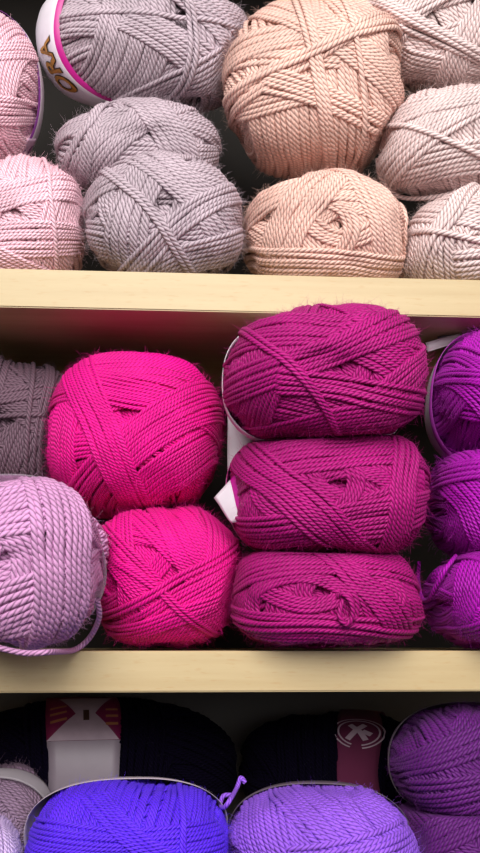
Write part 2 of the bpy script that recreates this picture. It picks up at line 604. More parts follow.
    def on_band(self, B, pts2, faces, tc, sc_, mat, name, parent, lift=0.0009, rot=0.0, size=0.01, flip=1):
        """flat artwork (x, y in units of size) bent onto the band round (tc, sc_)"""
        Rr = self.Rm
        c, s = math.cos(rot), math.sin(rot)
        X = (pts2[:, 0] * c - pts2[:, 1] * s) * size
        Yv = (pts2[:, 0] * s + pts2[:, 1] * c) * size
        P, N = self.band_at(B, tc + flip * X / Rr, sc_ + Yv / Rr, lift)
        me = bpy.data.meshes.new(name)
        me.from_pydata([tuple(p) for p in P], [], faces)
        me.materials.append(mat)
        o = bpy.data.objects.new(name, me)
        C.objects.link(o); o.parent = parent
        return o


def text_art(s, offset=0.0):
    cu = bpy.data.curves.new('lettering', 'FONT')
    cu.body = s; cu.align_x = 'CENTER'; cu.align_y = 'CENTER'; cu.offset = offset
    cu.resolution_u = 4
    ob = bpy.data.objects.new('lettering', cu)
    C.objects.link(ob)
    dg = bpy.context.evaluated_depsgraph_get()
    me = ob.evaluated_get(dg).to_mesh()
    V = np.array([v.co[:2] for v in me.vertices]); F = [tuple(p.vertices) for p in me.polygons]
    ob.evaluated_get(dg).to_mesh_clear()
    bpy.data.objects.remove(ob); bpy.data.curves.remove(cu)
    return V, F


def stroke_art(lines, w):
    """poly-lines as flat ribbons"""
    V, F = [], []
    for ln in lines:
        p = np.array(ln, float)
        t = np.gradient(p, axis=0); t /= np.linalg.norm(t, axis=1)[:, None] + 1e-9
        nn = np.stack([-t[:, 1], t[:, 0]], 1) * w / 2
        b = len(V)
        for a_, n_ in zip(p, nn):
            V.append(a_ + n_); V.append(a_ - n_)
        for k in range(len(p) - 1):
            F.append((b + 2 * k, b + 2 * k + 1, b + 2 * k + 3, b + 2 * k + 2))
    return np.array(V), F


def arc(cx, cy, r, a0, a1, n=20):
    return [(cx + r * math.cos(math.radians(a)), cy + r * math.sin(math.radians(a))) for a in np.linspace(a0, a1, n)]


# ------------------------------------------------------------------ shelving
WOOD = wood_mat()
BACK = plain_mat('grey_back_board', (84, 80, 80), 0.8, 0.06, 30)
BACK2 = plain_mat('shaded_brown_back_board', (26, 21, 18), 0.9, 0.06, 30)  # brown board darkened so its colour carries the shade between balls


def box(name, x0, x1, y0, y1, z0, z1, mat, parent, bev=0.0008):
    import bmesh
    bm = bmesh.new()
    bmesh.ops.create_cube(bm, size=1.0)
    for v in bm.verts:
        v.co = ((x0 + x1) / 2 + v.co.x * (x1 - x0), (y0 + y1) / 2 + v.co.y * (y1 - y0), (z0 + z1) / 2 + v.co.z * (z1 - z0))
    bmesh.ops.bevel(bm, geom=bm.edges[:], offset=bev, segments=2, affect='EDGES')
    me = bpy.data.meshes.new(name); bm.to_mesh(me); bm.free()
    me.materials.append(mat)
    o = bpy.data.objects.new(name, me); C.objects.link(o); o.parent = parent
    return o


ZU1 = at(240, 274, 0)[2]; ZU0 = at(240, 312, 0)[2]      # upper board, top and underside
ZL1 = at(240, 651, 0)[2]; ZL0 = at(240, 692, 0)[2]      # lower board
ZF1 = at(240, 915, 0)[2]; ZF0 = ZF1 - 0.024             # board below the picture
ZT0 = ZU1 + 0.34
XL, XR, YB = -0.5, 0.46, 0.215
unit = bpy.data.objects.new('shelving_unit', None); C.objects.link(unit)
unit.location = (0, 0.1, ZF0)
unit['label'] = 'pale beech wood shelving with grey back board holding all the yarn'
unit['category'] = 'shelf'
kids = []
for z0, z1 in ((ZU0, ZU1), (ZL0, ZL1), (ZF0, ZF1), (ZT0, ZT0 + 0.024)):
    kids.append(box('shelf_board', XL, XR, 0.0, YB, z0, z1, WOOD, unit))
kids.append(box('back_panel', XL - 0.02, -0.187, YB, YB + 0.006, ZF0, ZL0 + 0.002, BACK, unit))
kids.append(box('back_panel', -0.1862, XR + 0.02, YB, YB + 0.006, ZF0, ZL0 + 0.002, BACK, unit))
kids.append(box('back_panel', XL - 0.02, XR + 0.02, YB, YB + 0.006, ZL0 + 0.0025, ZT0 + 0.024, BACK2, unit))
kids[-1]['label'] = 'brown back board, its colour darkened to carry the gap shade'
kids.append(box('side_panel', XL - 0.02, XL, 0.0, YB, ZF0, ZT0 + 0.024, WOOD, unit))
kids.append(box('side_panel', XR, XR + 0.02, 0.0, YB, ZF0, ZT0 + 0.024, WOOD, unit))
for k in kids:
    k.location = (-unit.location[0], -unit.location[1], -unit.location[2])

# ------------------------------------------------------------------ colours
COL = dict(
    pink=(252, 202, 216), gray=(194, 174, 184), peach=(242, 198, 184), cream=(234, 208, 206),
    smoke=(104, 78, 92), hot=(234, 2, 142), lilac=(206, 148, 194), magenta=(174, 8, 118),
    violet=(174, 8, 172), navy=(9, 4, 22), blue=(94, 40, 242), purple=(148, 88, 222),
    plum=(96, 25, 114), dusk=(132, 106, 130), palelilac=(204, 176, 224))
MAT = {k: yarn_mat('yarn_' + k, c, **(dict(sheen=0.0, rough=1.0, spec=0.06) if k == 'navy' else {})) for k, c in COL.items()}
FM = {k: fuzz_mat('fuzz_' + k, c) for k, c in COL.items()}


def ball(key, name, label, group, layers=2, per=8, top=(), swirl=1, fuzz=2200, **kw):
    b = Ball(**kw)
    b.wind(layers, per, swirl)
    for s in top:
        b.bundle(*s[:3], **(s[3] if len(s) > 3 else {}))
    b.fit(b.cloud, 24)
    P = b.cloud()
    b.E, b.m = (P.max(0) - P.min(0)) / 2, b.c + (P.max(0) + P.min(0)) / 2     # true half-sizes and middle
    b.key = key
    b.args = (name, MAT[key], label, 'yarn ball', group, fuzz, FM[key])
    return b


def press(A, Bb, k=0.0007):
    """the contact plane between two balls that lean on each other"""
    d = Bb.m - A.m
    n = d / (A.E * Bb.E)
    n /= np.linalg.norm(n)
    ext = lambda b: (np.abs(b.E * n) ** (b.n / (b.n - 1))).sum() ** ((b.n - 1) / b.n)
    ea, eb, g = ext(A), ext(Bb), float(d @ n)
    if g < ea + eb + 0.004:
        pa = float(A.m @ n) + ea + (g - ea - eb) * 0.5
        A.planes.append((n, pa, k)); Bb.planes.append((-n, -pa, k))


B_ = {}
G_T, G_M, G_B = 'yarn balls on the top shelf', 'yarn balls on the middle shelf', 'yarn balls on the bottom shelf'

# ---- top compartment
B_['T1'] = ball('pink', 'yarn_ball', 'pale pink yarn ball with purple printed paper band, cut by left edge at top', G_T, seed=1,
                box=(-99, 7, 47, 178), Y=0.07, ry=0.05, hole=(-0.3, 0.1), yarn=0.0014, n=2.25,
                top=[(90, -0.3, 12, dict(tilt=-0.3)), (20, 0.1, 6, {}), (5, -0.1, 8, {})])
B_['T2'] = ball('pink', 'yarn_ball', 'pale pink yarn ball resting on the upper board at far left', G_T, seed=2,
                box=(-62, 153, 87, None), zrest=ZU1, Y=0.05, ry=0.048, hole=(-0.1, 0.1), yarn=0.0014, n=2.5,
                top=[(80, -0.4, 14, dict(tilt=0.1)), (20, 0.1, 9, dict(tilt=-0.1)), (8, -0.08, 9, {}), (-18, -0.4, 6, {})])
B_['T3'] = ball('gray', 'yarn_ball', 'large mauve grey yarn ball with gold-lettered white and magenta band, top of its stack', G_T, seed=3,
                box=(36, -36, 254, 120), Y=0.072, ry=0.04, hole=(0.42, 0.35), yarn=0.0018, n=2.35, dimple=0.2,
                top=[(88, 0.02, 18, dict(tilt=0.0)), (-30, -0.15, 8, dict(span=110, shift=30)), (42, -0.45, 8, dict(span=110, shift=-20)),
                     (-30, 0.2, 8, dict(tilt=0.1)), (-48, 0.1, 3, {})])
B_['T4'] = ball('gray', 'yarn_ball', 'small mauve grey yarn ball squeezed between the two larger grey ones', G_T, seed=4,
                box=(54, 97, 222, 204), Y=0.066, ry=0.032, hole=(0.1, 0.2), yarn=0.0017, n=2.45, dimple=0.2,
                top=[(5, 0.3, 6, dict(tilt=-0.3)), (50, 0.12, 9, dict(tilt=-0.3)), (-70, 0.12, 9, dict(tilt=-0.3)), (85, 0.6, 3, {})])
B_['T5'] = ball('gray', 'yarn_ball', 'light grey yarn ball with deep centre hole sitting on the upper board', G_T, seed=5,
                box=(82, 150, 246, None), zrest=ZU1, Y=0.036, ry=0.042, hole=(-0.02, 0.18), yarn=0.0017, dimple=0.24, n=2.4,
                top=[(0, 0.1, 4, dict(tilt=-1.28)), (120, 0.1, 4, dict(tilt=-1.28)), (240, 0.1, 4, dict(tilt=-1.28)), (5, 0.4, 6, dict(tilt=-0.4)), (-20, -0.5, 7, {}), (75, 0.16, 9, dict(tilt=-0.45)), (-48, 0.2, 9, dict(tilt=-0.3)), (24, -0.5, 8, {}), (42, -0.16, 5, dict(gap=0.9))])
B_['T6'] = ball('peach', 'yarn_ball', 'tall peach yarn ball stacked on another peach ball', G_T, seed=6,
                box=(221, -6, 405, 182), Y=0.055, ry=0.048, hole=(0.03, 0.2), yarn=0.00185, n=2.6, dimple=0.18,
                top=[(92, 0.0, 32, dict(mid=True)), (-5, 0.05, 9, dict(span=120, shift=-50)), (8, -0.05, 6, dict(span=110, shift=-60)),
                     (10, 0.35, 7, dict(tilt=-0.2)), (-72, 0.45, 10, dict(tilt=-0.3)), (-38, 0.25, 8, dict(tilt=-0.1)),
                     (30, 0.1, 4, {}), (-20, -0.15, 5, dict(span=90, shift=20))])
B_['T7'] = ball('peach', 'yarn_ball', 'peach yarn ball with open swirled centre sitting on the upper board', G_T, seed=7,
                box=(239, 168, 408, None), zrest=ZU1, Y=0.045, ry=0.045, hole=(0.12, 0.15), yarn=0.0017, dimple=0.24, n=2.45,
                top=[(40, 0.1, 4, dict(tilt=-1.28)), (160, 0.1, 4, dict(tilt=-1.28)), (280, 0.1, 4, dict(tilt=-1.28)), (0, 0.4, 6, dict(tilt=-0.4)), (62, 0.28, 9, dict(tilt=-0.45)), (-80, 0.4, 10, dict(tilt=-0.4)), (-5, -0.36, 7, dict(tilt=0.15))])
B_['T8'] = ball('cream', 'yarn_ball', 'pale dusty pink yarn ball at top right, uppermost of its stack', G_T, seed=8,
                box=(358, -50, 564, 98), Y=0.066, ry=0.042, hole=(-0.05, 0.1), yarn=0.0018, n=2.5,
                top=[(12, -0.7, 6, {}), (-25, -0.45, 8, {}), (35, 0.15, 8, {}), (60, -0.2, 7, {}), (-38, -0.15, 4, {})])
B_['T9'] = ball('cream', 'yarn_ball', 'pale dusty pink yarn ball in the middle of the top right stack', G_T, seed=9,
                box=(376, 80, 570, 206), Y=0.052, ry=0.038, hole=(0.0, 0.1), yarn=0.0018, n=2.6,
                top=[(88, 0.0, 34, dict(mid=True)), (5, -0.05, 7, {}), (42, 0.15, 8, dict(span=130)), (15, 0.5, 5, {})])
B_['T10'] = ball('cream', 'yarn_ball', 'pale dusty pink yarn ball on the upper board, lowest of the top right stack', G_T, seed=10,
                 box=(399, 184, 574, None), zrest=ZU1, Y=0.045, ry=0.042, hole=(0.0, 0.1), yarn=0.0018, n=2.5,
                top=[(85, 0.2, 16, {}), (-24, 0.1, 8, {}), (-5, -0.2, 6, dict(span=110, shift=40)), (66, 0.45, 3, {})])

# ---- middle compartment
B_['M1'] = ball('smoke', 'yarn_ball', 'dark smoky mauve yarn ball behind the lilac ball and beside the hot pink one', G_M, seed=11,
                box=(-80, 354, 84, 508), Y=0.095, ry=0.055, hole=(0.0, 0.1), yarn=0.0015, n=3,
                top=[(70, -0.15, 10, {}), (-40, 0.1, 8, {}), (82, 0.1, 10, {}), (8, 0.3, 4, {}), (85, -0.35, 3, {})])
B_['M2'] = ball('hot', 'yarn_ball', 'round hot pink yarn ball with small centre hole, upper of two', G_M, seed=12,
                box=(46, 351, 225, 522), Y=0.062, ry=0.07, hole=(-0.1, 0.24), yarn=0.00128, n=2.3, dimple=0.22,
                top=[(90, -0.6, 20, dict(tilt=0.15)), (85, 0.5, 20, dict(tilt=-0.15)), (40, -0.55, 14, {}), (0, 0.4, 16, dict(tilt=-0.3)),
                     (-12, 0.07, 10, dict(tilt=-0.1)), (40, -0.06, 12, {}), (-68, -0.1, 10, dict(tilt=0.05))])
B_['M3'] = ball('lilac', 'yarn_ball', 'lilac yarn ball in clear sleeve overhanging the lower board at far left', G_M, seed=13,
                box=(-78, 476, 110, None), zrest=ZL1, Y=-0.02, ry=0.06, hole=(-0.06, 0.02), yarn=0.0019, dimple=0.34, n=2.6,
                top=[(50, 0.1, 4, dict(tilt=-1.28)), (170, 0.1, 4, dict(tilt=-1.28)), (290, 0.1, 4, dict(tilt=-1.28)), (100, -0.5, 16, dict(tilt=0.1)), (-40, 0.5, 10, {}), (20, -0.28, 9, dict(tilt=0.25)), (10, 0.26, 9, dict(tilt=-0.3)), (-86, 0.3, 10, dict(tilt=-0.3))])
B_['M4'] = ball('hot', 'yarn_ball', 'hot pink yarn ball on the lower board, beneath the other hot pink one', G_M, seed=14,
                box=(90, 504, 246, None), zrest=ZL1, Y=0.066, ry=0.07, hole=(0.1, -0.1), yarn=0.00128, n=2.45, dimple=0.16,
                top=[(-60, 0.1, 20, dict(tilt=0.1)), (80, -0.3, 12, dict(tilt=0.1)), (-50, -0.15, 10, {}), (14, -0.45, 10, dict(tilt=0.1)), (32, -0.04, 8, {}), (20, -0.3, 5, {})])
B_['M5'] = ball('magenta', 'yarn_ball', 'deep magenta yarn ball bulging past the upper board, topmost of three', G_M, seed=15,
                box=(220, 303, 429, 452), Y=-0.02, ry=0.06, hole=(0.18, 0.0), yarn=0.00145, n=2.55, dimple=0.22,
                top=[(72, 0.45, 20, dict(tilt=-0.1)), (-60, 0.45, 12, dict(tilt=-0.1)), (0, 0.35, 8, dict(tilt=-0.1)), (-40, 0.2, 10, dict(span=100, shift=30)),
                     (48, -0.35, 9, {}), (15, -0.4, 8, {}), (26, 0.08, 7, {}), (-10, -0.1, 5, dict(span=120, shift=30))])
B_['M6'] = ball('magenta', 'yarn_ball', 'deep magenta yarn ball with white tag at its left, middle of three', G_M, seed=16,
                box=(228, 425, 431, 566), Y=0.01, ry=0.06, hole=(0.1, 0.1), yarn=0.00145, dimple=0.26, n=2.7,
                top=[(-80, 0.4, 16, dict(tilt=-0.2)), (72, 0.4, 16, dict(tilt=-0.2)), (20, 0.1, 4, dict(tilt=-1.28)), (140, 0.1, 4, dict(tilt=-1.28)), (260, 0.1, 4, dict(tilt=-1.28)), (12, -0.3, 9, dict(tilt=0.2)), (10, 0.25, 9, dict(tilt=-0.25)), (-50, -0.25, 9, dict(tilt=0.2)), (84, -0.5, 7, dict(tilt=0.1))])
B_['M7'] = ball('magenta', 'yarn_ball', 'deep magenta yarn ball on the lower board, lowest of three', G_M, seed=17,
                box=(228, 539, 425, None), zrest=ZL1, Y=0.026, ry=0.06, hole=(-0.02, 0.02), yarn=0.00145, dimple=0.24, n=2.6,
                top=[(55, 0.4, 14, dict(tilt=-0.3)), (-76, 0.36, 18, dict(tilt=-0.2)), (80, 0.1, 4, dict(tilt=-1.28)), (200, 0.1, 4, dict(tilt=-1.28)), (320, 0.1, 4, dict(tilt=-1.28)), (5, 0.3, 8, dict(tilt=-0.4)), (-5, -0.34, 7, dict(tilt=0.1)), (-55, 0.3, 6, dict(tilt=-0.3))])
B_['M8'] = ball('violet', 'yarn_ball', 'bright violet yarn ball with white paper band, top of right stack', G_M, seed=18,
                box=(420, 323, 580, 473), Y=0.028, ry=0.07, hole=(0.3, 0.1), yarn=0.0014, n=2.5,
                top=[(60, 0.5, 14, {}), (-55, -0.2, 12, {}), (55, -0.4, 12, {}), (-28, -0.1, 4, {})])
B_['M9'] = ball('violet', 'yarn_ball', 'violet yarn ball in the middle of the right stack', G_M, seed=19,
                box=(423, 443, 576, 569), Y=0.035, ry=0.07, hole=(0.2, 0.0), yarn=0.0014, n=2.6,
                top=[(85, 0.4, 14, {}), (-66, -0.15, 14, {}), (0, 0.4, 4, {})])
B_['M10'] = ball('violet', 'yarn_ball', 'violet yarn ball on the lower board at right edge', G_M, seed=20,
                 box=(421, 546, 576, None), zrest=ZL1, Y=0.028, ry=0.07, hole=(0.2, 0.0), yarn=0.0014, n=2.6,
                top=[(-40, 0.1, 12, {}), (28, -0.1, 12, {}), (36, -0.5, 8, {})])

# ---- bottom compartment
B_['B1'] = ball('navy', 'yarn_ball', 'long near-black yarn ball lying sideways with maroon and white label', G_B, seed=21, fuzz=600,
                box=(-66, 697, 238, 850), Y=0.15, ry=0.05, hole=(0.0, 0.0), yarn=0.0014, layers=1, dimple=0.0, n=2.6,
                top=[(90, 0.0, 40, dict(mid=True))])
B_['B2'] = ball('navy', 'yarn_ball', 'near-black yarn ball with round-emblem label behind the light purple ball', G_B, seed=22, fuzz=600,
                box=(238, 711, 440, 830), Y=0.155, ry=0.045, hole=(0.0, 0.0), yarn=0.0014, layers=1, dimple=0.0, n=2.8,
                top=[(90, 0.0, 34, dict(mid=True))])
B_['B3'] = ball('blue', 'yarn_ball', 'bright blue violet yarn ball at the bottom in front of the near-black one', G_B, seed=23,
                box=(21, 774, 230, None), zrest=ZF1, Y=0.022, ry=0.05, hole=(-0.1, -0.25), yarn=0.00128, n=2.5,
                top=[(82, 0.0, 46, dict(mid=True)), (60, -0.55, 12, {}), (0, 0.08, 14, dict(mid=True, span=125)), (-45, 0.25, 6, dict(span=90, shift=-10))])
B_['B4'] = ball('purple', 'yarn_ball', 'light purple yarn ball at the bottom beside the bright blue violet one', G_B, seed=24,
                box=(226, 776, 424, None), zrest=ZF1, Y=0.022, ry=0.05, hole=(0.1, -0.25), yarn=0.0016, n=2.45,
                top=[(100, 0.1, 24, dict(tilt=0.0)), (-64, 0.45, 12, {}), (20, -0.1, 8, dict(span=120)), (-50, 0.12, 10, {}), (10, 0.1, 4, dict(span=80, shift=20))])
B_['B5'] = ball('plum', 'yarn_ball', 'dark plum purple yarn ball stacked at bottom right under the lower board', G_B, seed=25,
                box=(384, 704, 562, 826), Y=0.05, ry=0.05, hole=(0.25, 0.0), yarn=0.0016, n=2.5,
                top=[(-72, -0.3, 16, {}), (15, -0.08, 8, {}), (30, 0.25, 6, {}), (28, -0.4, 4, {})])
B_['B6'] = ball('plum', 'yarn_ball', 'dark plum purple yarn ball at the bottom right corner, beneath another', G_B, seed=26,
                box=(394, 784, 582, None), zrest=ZF1, Y=0.045, ry=0.055, hole=(0.1, 0.0), yarn=0.0016, n=3,
                top=[(-55, -0.2, 14, {}), (40, 0.3, 8, {})])
B_['B7'] = ball('dusk', 'yarn_ball', 'dull mauve yarn ball in clear sleeve behind the pale lilac one', G_B, seed=27, fuzz=600,
                box=(-66, 762, 52, 870), Y=0.075, ry=0.045, hole=(0.0, 0.0), yarn=0.0014, n=2.6,
                top=[(70, 0.1, 14, {})])
B_['B8'] = ball('palelilac', 'yarn_ball', 'pale lilac yarn ball cut off by the bottom left corner', G_B, seed=28, fuzz=800,
                box=(-90, 812, 24, None), zrest=ZF1, Y=0.005, ry=0.04, hole=(0.0, 0.0), yarn=0.0014,
                top=[(88, -0.4, 20, {})])

# which bands squeeze which ball: axis in the view frame, latitudes
BAND = dict(T1=((-0.5, 0.12, 1), -1.3, 0.10), T3=((0.98, 0.40, 1), -1.3, -0.02), M3=((-0.12, -0.5, 1), -0.35, 0.0), M8=((0.45, 0.12, 1), -1.35, 0.0),
            M5=((0.42, 0.3, 1), -1.35, -0.22), M6=((0.35, 0.1, 1), -1.35, -0.2),
            B1=((1, 0, 0), -0.29, 0.17), B2=((1, 0, 0), 0.02, 0.45), B3=((0.05, -0.42, 1), -1.35, -0.12), B4=((0.0, -0.32, 1), -1.35, -0.12),
            B5=((0.3, 0.0, 1), -1.35, -0.14), B7=((-0.1, -0.6, 1), -0.3, 0.35))
for k_, (ax, s0, s1) in BAND.items():
    B_[k_].squeeze(ax, s0, s1)

# ------------------------------------------------------------------ contacts, then build
keys = list(B_)
for i_, ka in enumerate(keys):
    for kb in keys[i_ + 1:]:
        if ka[0] == kb[0]:
            press(B_[ka], B_[kb])
for k_, b in B_.items():
    zlo, zhi = {'T': (ZU1, None), 'M': (ZL1, ZU0), 'B': (ZF1, ZL0)}[k_[0]]
    b.planes.append((np.array([0, 0, -1.0]), -zlo, 0.0008))
    if zhi and k_ != 'M5':
        b.planes.append((np.array([0, 0, 1.0]), zhi, 0.0008))
    b.planes.append((np.array([0, 1.0, 0]), YB, 0.0008))
    b.finish(*b.args)

# ------------------------------------------------------------------ loose strands
def loose(k, pts, **kw):
    return B_[k].trail(pts, MAT[B_[k].key], **kw)


def wraps(k, *specs):
    for sp in specs:
        B_[k].outer([sp], MAT[B_[k].key], name='wrapping_strand')


wraps('T2', dict(a=-84, d=0.5, n=1, lift=0.4, mid=True, tilt=-0.1))
wraps('T3', dict(a=0, d=0.02, n=1, lift=0.3, mid=True), dict(a=96, d=-0.05, n=2, lift=0.2, mid=True))
wraps('T4', dict(a=70, d=0.72, n=2, lift=0.2, mid=True))
wraps('T5', dict(a=-52, d=-0.18, n=2, lift=0.2, mid=True))
wraps('T6', dict(a=-80, d=-0.03, n=3, lift=0.2, mid=True), dict(a=-84, d=0.42, n=1, lift=0.3, mid=True, tilt=-0.25), dict(a=24, d=0.2, n=2, lift=0.2, mid=True))
wraps('T7', dict(a=-86, d=0.88, n=1, lift=0.3, mid=True))
wraps('T8', dict(a=-38, d=-0.2, n=2, lift=0.3, mid=True))
wraps('T9', dict(a=-36, d=-0.15, n=1, lift=0.4, mid=True))
wraps('T10', dict(a=66, d=0.42, n=2, lift=0.3, mid=True), dict(a=-24, d=-0.1, n=1, lift=0.2, mid=True))
wraps('M1', dict(a=2, d=0.1, n=1, lift=0.4, mid=True), dict(a=86, d=-0.25, n=1, lift=0.3, mid=True))
wraps('M4', dict(a=-36, d=-0.2, n=2, lift=0.2, mid=True), dict(a=30, d=0.0, n=2, lift=0.2, mid=True))
wraps('M5', dict(a=-58, d=-0.35, n=2, lift=0.2, mid=True))
wraps('M7', dict(a=-4, d=-0.45, n=2, lift=0.2, mid=True))
wraps('M9', dict(a=2, d=0.35, n=1, lift=0.3, mid=True))
wraps('B3', dict(a=93, d=-0.55, n=2, lift=0.2, mid=True))
loose('T9', [(378, 158, 0), (382, 172, 0.002), (392, 186, 0.003), (405, 194, 0.003), (430, 194, 0.003), (460, 190, 0.002), (490, 190, 0.0), (520, 184, -0.002)])
loose('M3', [(-30, 636, 0.002), (0, 648, 0, -0.062), (25, 653, 0, -0.060), (50, 652, 0, -0.058), (72, 645, 0.003), (86, 634, 0.003), (96, 616, 0.002), (99, 600, -0.001)], r=0.0016)
loose('M10', [(419, 562, 0.0), (421, 580, 0.002), (426, 597, 0.003), (433, 600, 0.003), (440, 588, 0.003), (449, 570, 0.002), (456, 556, 0.0)])
loose('M7', [(336, 600, -0.004), (342, 594, 0.002), (350, 602, 0.004), (351, 614, 0.004), (345, 620, 0.004), (339, 615, 0.003), (341, 604, 0.001), (346, 596, -0.003)], r=0.0014)
loose('B4', [(230, 790, -0.004), (228, 799, 0.003), (229, 809, 0.006), (234, 814, 0.007), (239, 808, 0.007), (243, 796, 0.006), (244, 784, 0.004), (243, 778, -0.003)], r=0.0014)

# ------------------------------------------------------------------ paper bands, sleeves and flaps
def paper_mat(name, col, stripe=None, w0=0.9, w1=1.1, rough=0.45):
    m, nt, b = new_mat(name)
    N, L = nt.nodes.new, nt.links.new
    uv = N('ShaderNodeUVMap'); uv.uv_map = 'strand'
    sp = N('ShaderNodeSeparateXYZ'); L(uv.outputs[0], sp.inputs[0])
    tc = N('ShaderNodeTexCoord')
    nz = N('ShaderNodeTexNoise'); nz.inputs['Scale'].default_value = 140; L(tc.outputs['Object'], nz.inputs['Vector'])
    mr = N('ShaderNodeMapRange'); mr.inputs['To Min'].default_value = 0.92; mr.inputs['To Max'].default_value = 1.05; L(nz.outputs[0], mr.inputs[0])
    mx = N('ShaderNodeMix'); mx.data_type = 'RGBA'
    mx.inputs['A'].default_value = srgb(col); mx.inputs['B'].default_value = srgb(stripe or col)
    g1 = N('ShaderNodeMath'); g1.operation = 'GREATER_THAN'; g1.inputs[1].default_value = w0; L(sp.outputs[1], g1.inputs[0])
    g2 = N('ShaderNodeMath'); g2.operation = 'LESS_THAN'; g2.inputs[1].default_value = w1; L(sp.outputs[1], g2.inputs[0])
    g3 = N('ShaderNodeMath'); g3.operation = 'MULTIPLY'; L(g1.outputs[0], g3.inputs[0]); L(g2.outputs[0], g3.inputs[1])
    L(g3.outputs[0], mx.inputs['Factor'])
    hs = N('ShaderNodeHueSaturation'); L(mx.outputs['Result'], hs.inputs['Color']); L(mr.outputs[0], hs.inputs['Value'])
    L(hs.outputs[0], b.inputs['Base Color'])
    b.inputs['Roughness'].default_value = rough
    return m


def film_mat():
    m, nt, b = new_mat('clear_film')
    N, L = nt.nodes.new, nt.links.new
    tr = N('ShaderNodeBsdfTransparent'); mx = N('ShaderNodeMixShader'); lw = N('ShaderNodeLayerWeight')
    lw.inputs['Blend'].default_value = 0.35
    mr = N('ShaderNodeMapRange'); mr.inputs['To Min'].default_value = 0.2; mr.inputs['To Max'].default_value = 0.85; L(lw.outputs['Facing'], mr.inputs[0])
    b.inputs['Base Color'].default_value = srgb((225, 215, 225)); b.inputs['Roughness'].default_value = 0.12
    L(mr.outputs[0], mx.inputs[0]); L(tr.outputs[0], mx.inputs[1]); L(b.outputs[0], mx.inputs[2])
    L(mx.outputs[0], nt.nodes['Material Output'].inputs[0])
    return m


WHITE = (226, 218, 226)
P_MAG = paper_mat('paper_white_magenta_edge', WHITE, (186, 20, 130), 0.93)
P_PUR = paper_mat('paper_white_purple_edge', (222, 208, 218), (120, 50, 130), 0.93)
P_VIO = paper_mat('paper_white_violet_edge', WHITE, (170, 60, 170), 0.88)
P_WH = paper_mat('paper_white', WHITE)
P_GR = paper_mat('paper_grey', (176, 160, 170))
P_DG = paper_mat('paper_dark_grey', (92, 78, 90))
FILM = film_mat()
GOLD = plain_mat('ink_gold', (168, 116, 44)); DARK = plain_mat('ink_dark', (58, 36, 26)); PURPLE = plain_mat('ink_purple', (132, 44, 132))
MAROON = plain_mat('ink_maroon', (108, 12, 62)); PALE = plain_mat('ink_pale', (214, 196, 206)); FAINT = plain_mat('ink_faint', (150, 96, 60)); GREYINK = plain_mat('ink_grey', (120, 108, 122))
PINKPANEL = plain_mat('ink_pale_pink', (226, 188, 214))
R_ = math.radians


def band(k, mat, **kw):
    b = B_[k]
    o = b.band(b.BF, b.bs[0], b.bs[1], mat, **kw)
    o.location = (0, 0, 0)
    return o


# white band with magenta edge and gold letters
o = band('T3', P_MAG, label='white paper band with magenta edge')
b = B_['T3']
V, F = text_art('ORA', 0.055); b.on_band(b.BF, V, F, R_(213), -0.29, DARK, 'lettering_outline', o, 0.0008, PI, 0.024)
V, F = text_art('ORA', 0.022); b.on_band(b.BF, V, F, R_(213), -0.29, GOLD, 'lettering', o, 0.0012, PI, 0.024)
# pale band with purple print
o = band('T1', P_PUR, label='pale paper band with purple print')
b = B_['T1']
b.band(b.BF, -0.22, 0.16, PINKPANEL, name='printed_panel', t0=R_(-80), t1=R_(-28), lift=0.0008, parent=o, nt=24)
V, F = stroke_art([arc(0, 0, 1, 20, 250, 24), arc(0.25, 0.1, 0.55, -60, 200, 20), arc(1.3, -0.2, 0.7, 60, 300, 20), [(-1.7, -1.15), (0, -1.25), (1.9, -1.1)], [(-1.7, 1.2), (0, 1.3), (1.9, 1.2)], arc(-1.2, 0.2, 0.45, 0, 330, 18)], 0.28)
b.on_band(b.BF, V, F, R_(-48), -0.03, PURPLE, 'printed_swirl', o, 0.0012, 0.2, 0.0065)
# clear sleeves
band('M3', FILM, name='clear_sleeve', flare=0.003)
band('B7', FILM, name='clear_sleeve', flare=0.002)
# white bands
band('M8', P_VIO, flare=0.002, label='white paper band with violet edge')
o = band('M5', P_WH)
band('M6', P_MAG, label='white paper band with magenta edge')
o3 = band('B3', P_GR, flare=0.0006, lift=0.0006)
o4 = band('B4', P_DG, lift=0.0006)
band('B5', P_DG)
b = B_['B3']
V, F = stroke_art([[(i * 0.5, 0), (i * 0.5 + 0.3, 0)] for i in range(7)] + [[(i * 0.5 + 0.1, 0.5), (i * 0.5 + 0.35, 0.5)] for i in range(5)], 0.22)
b.on_band(b.BF, V, F, R_(52), -0.06, GREYINK, 'small_print', o3, 0.0022, 0, 0.004, -1)
# near-black ball: maroon and white label
o = band('B1', paper_mat('paper_white_shaded', (138, 124, 136)), label='white and maroon paper label')  # white paper dimmed in colour to stand for shade behind the front balls
b = B_['B1']
b.band(b.BF, b.bs[0], b.bs[1], MAROON, name='printed_panel', t0=R_(-125), t1=R_(-24), lift=0.0007, parent=o, nt=40)


DIMP = plain_mat('ink_pale_shaded', (160, 140, 152))  # pale ink dimmed along with the paper, shade put into its colour
V, F = stroke_art([arc(-1.2, 0, 0.9, 20, 170, 16), arc(1.2, 0.1, 0.9, 10, 160, 16), arc(-0.2, -0.4, 0.6, 30, 200, 14), arc(2.2, -0.2, 0.5, 0, 250, 14)], 0.16)
b.on_band(b.BF, V, F, R_(-74), -0.06, DIMP, 'printed_swirl', o, 0.0012, PI / 2, 0.0075)


def label_quad(b, pts, mat, name, parent, lift):
    V = np.array(pts, float)
    P, _ = b.band_at(b.BF, np.radians(V[:, 1]), b.bs[0] + (b.bs[1] - b.bs[0]) * V[:, 0], lift)
    return P


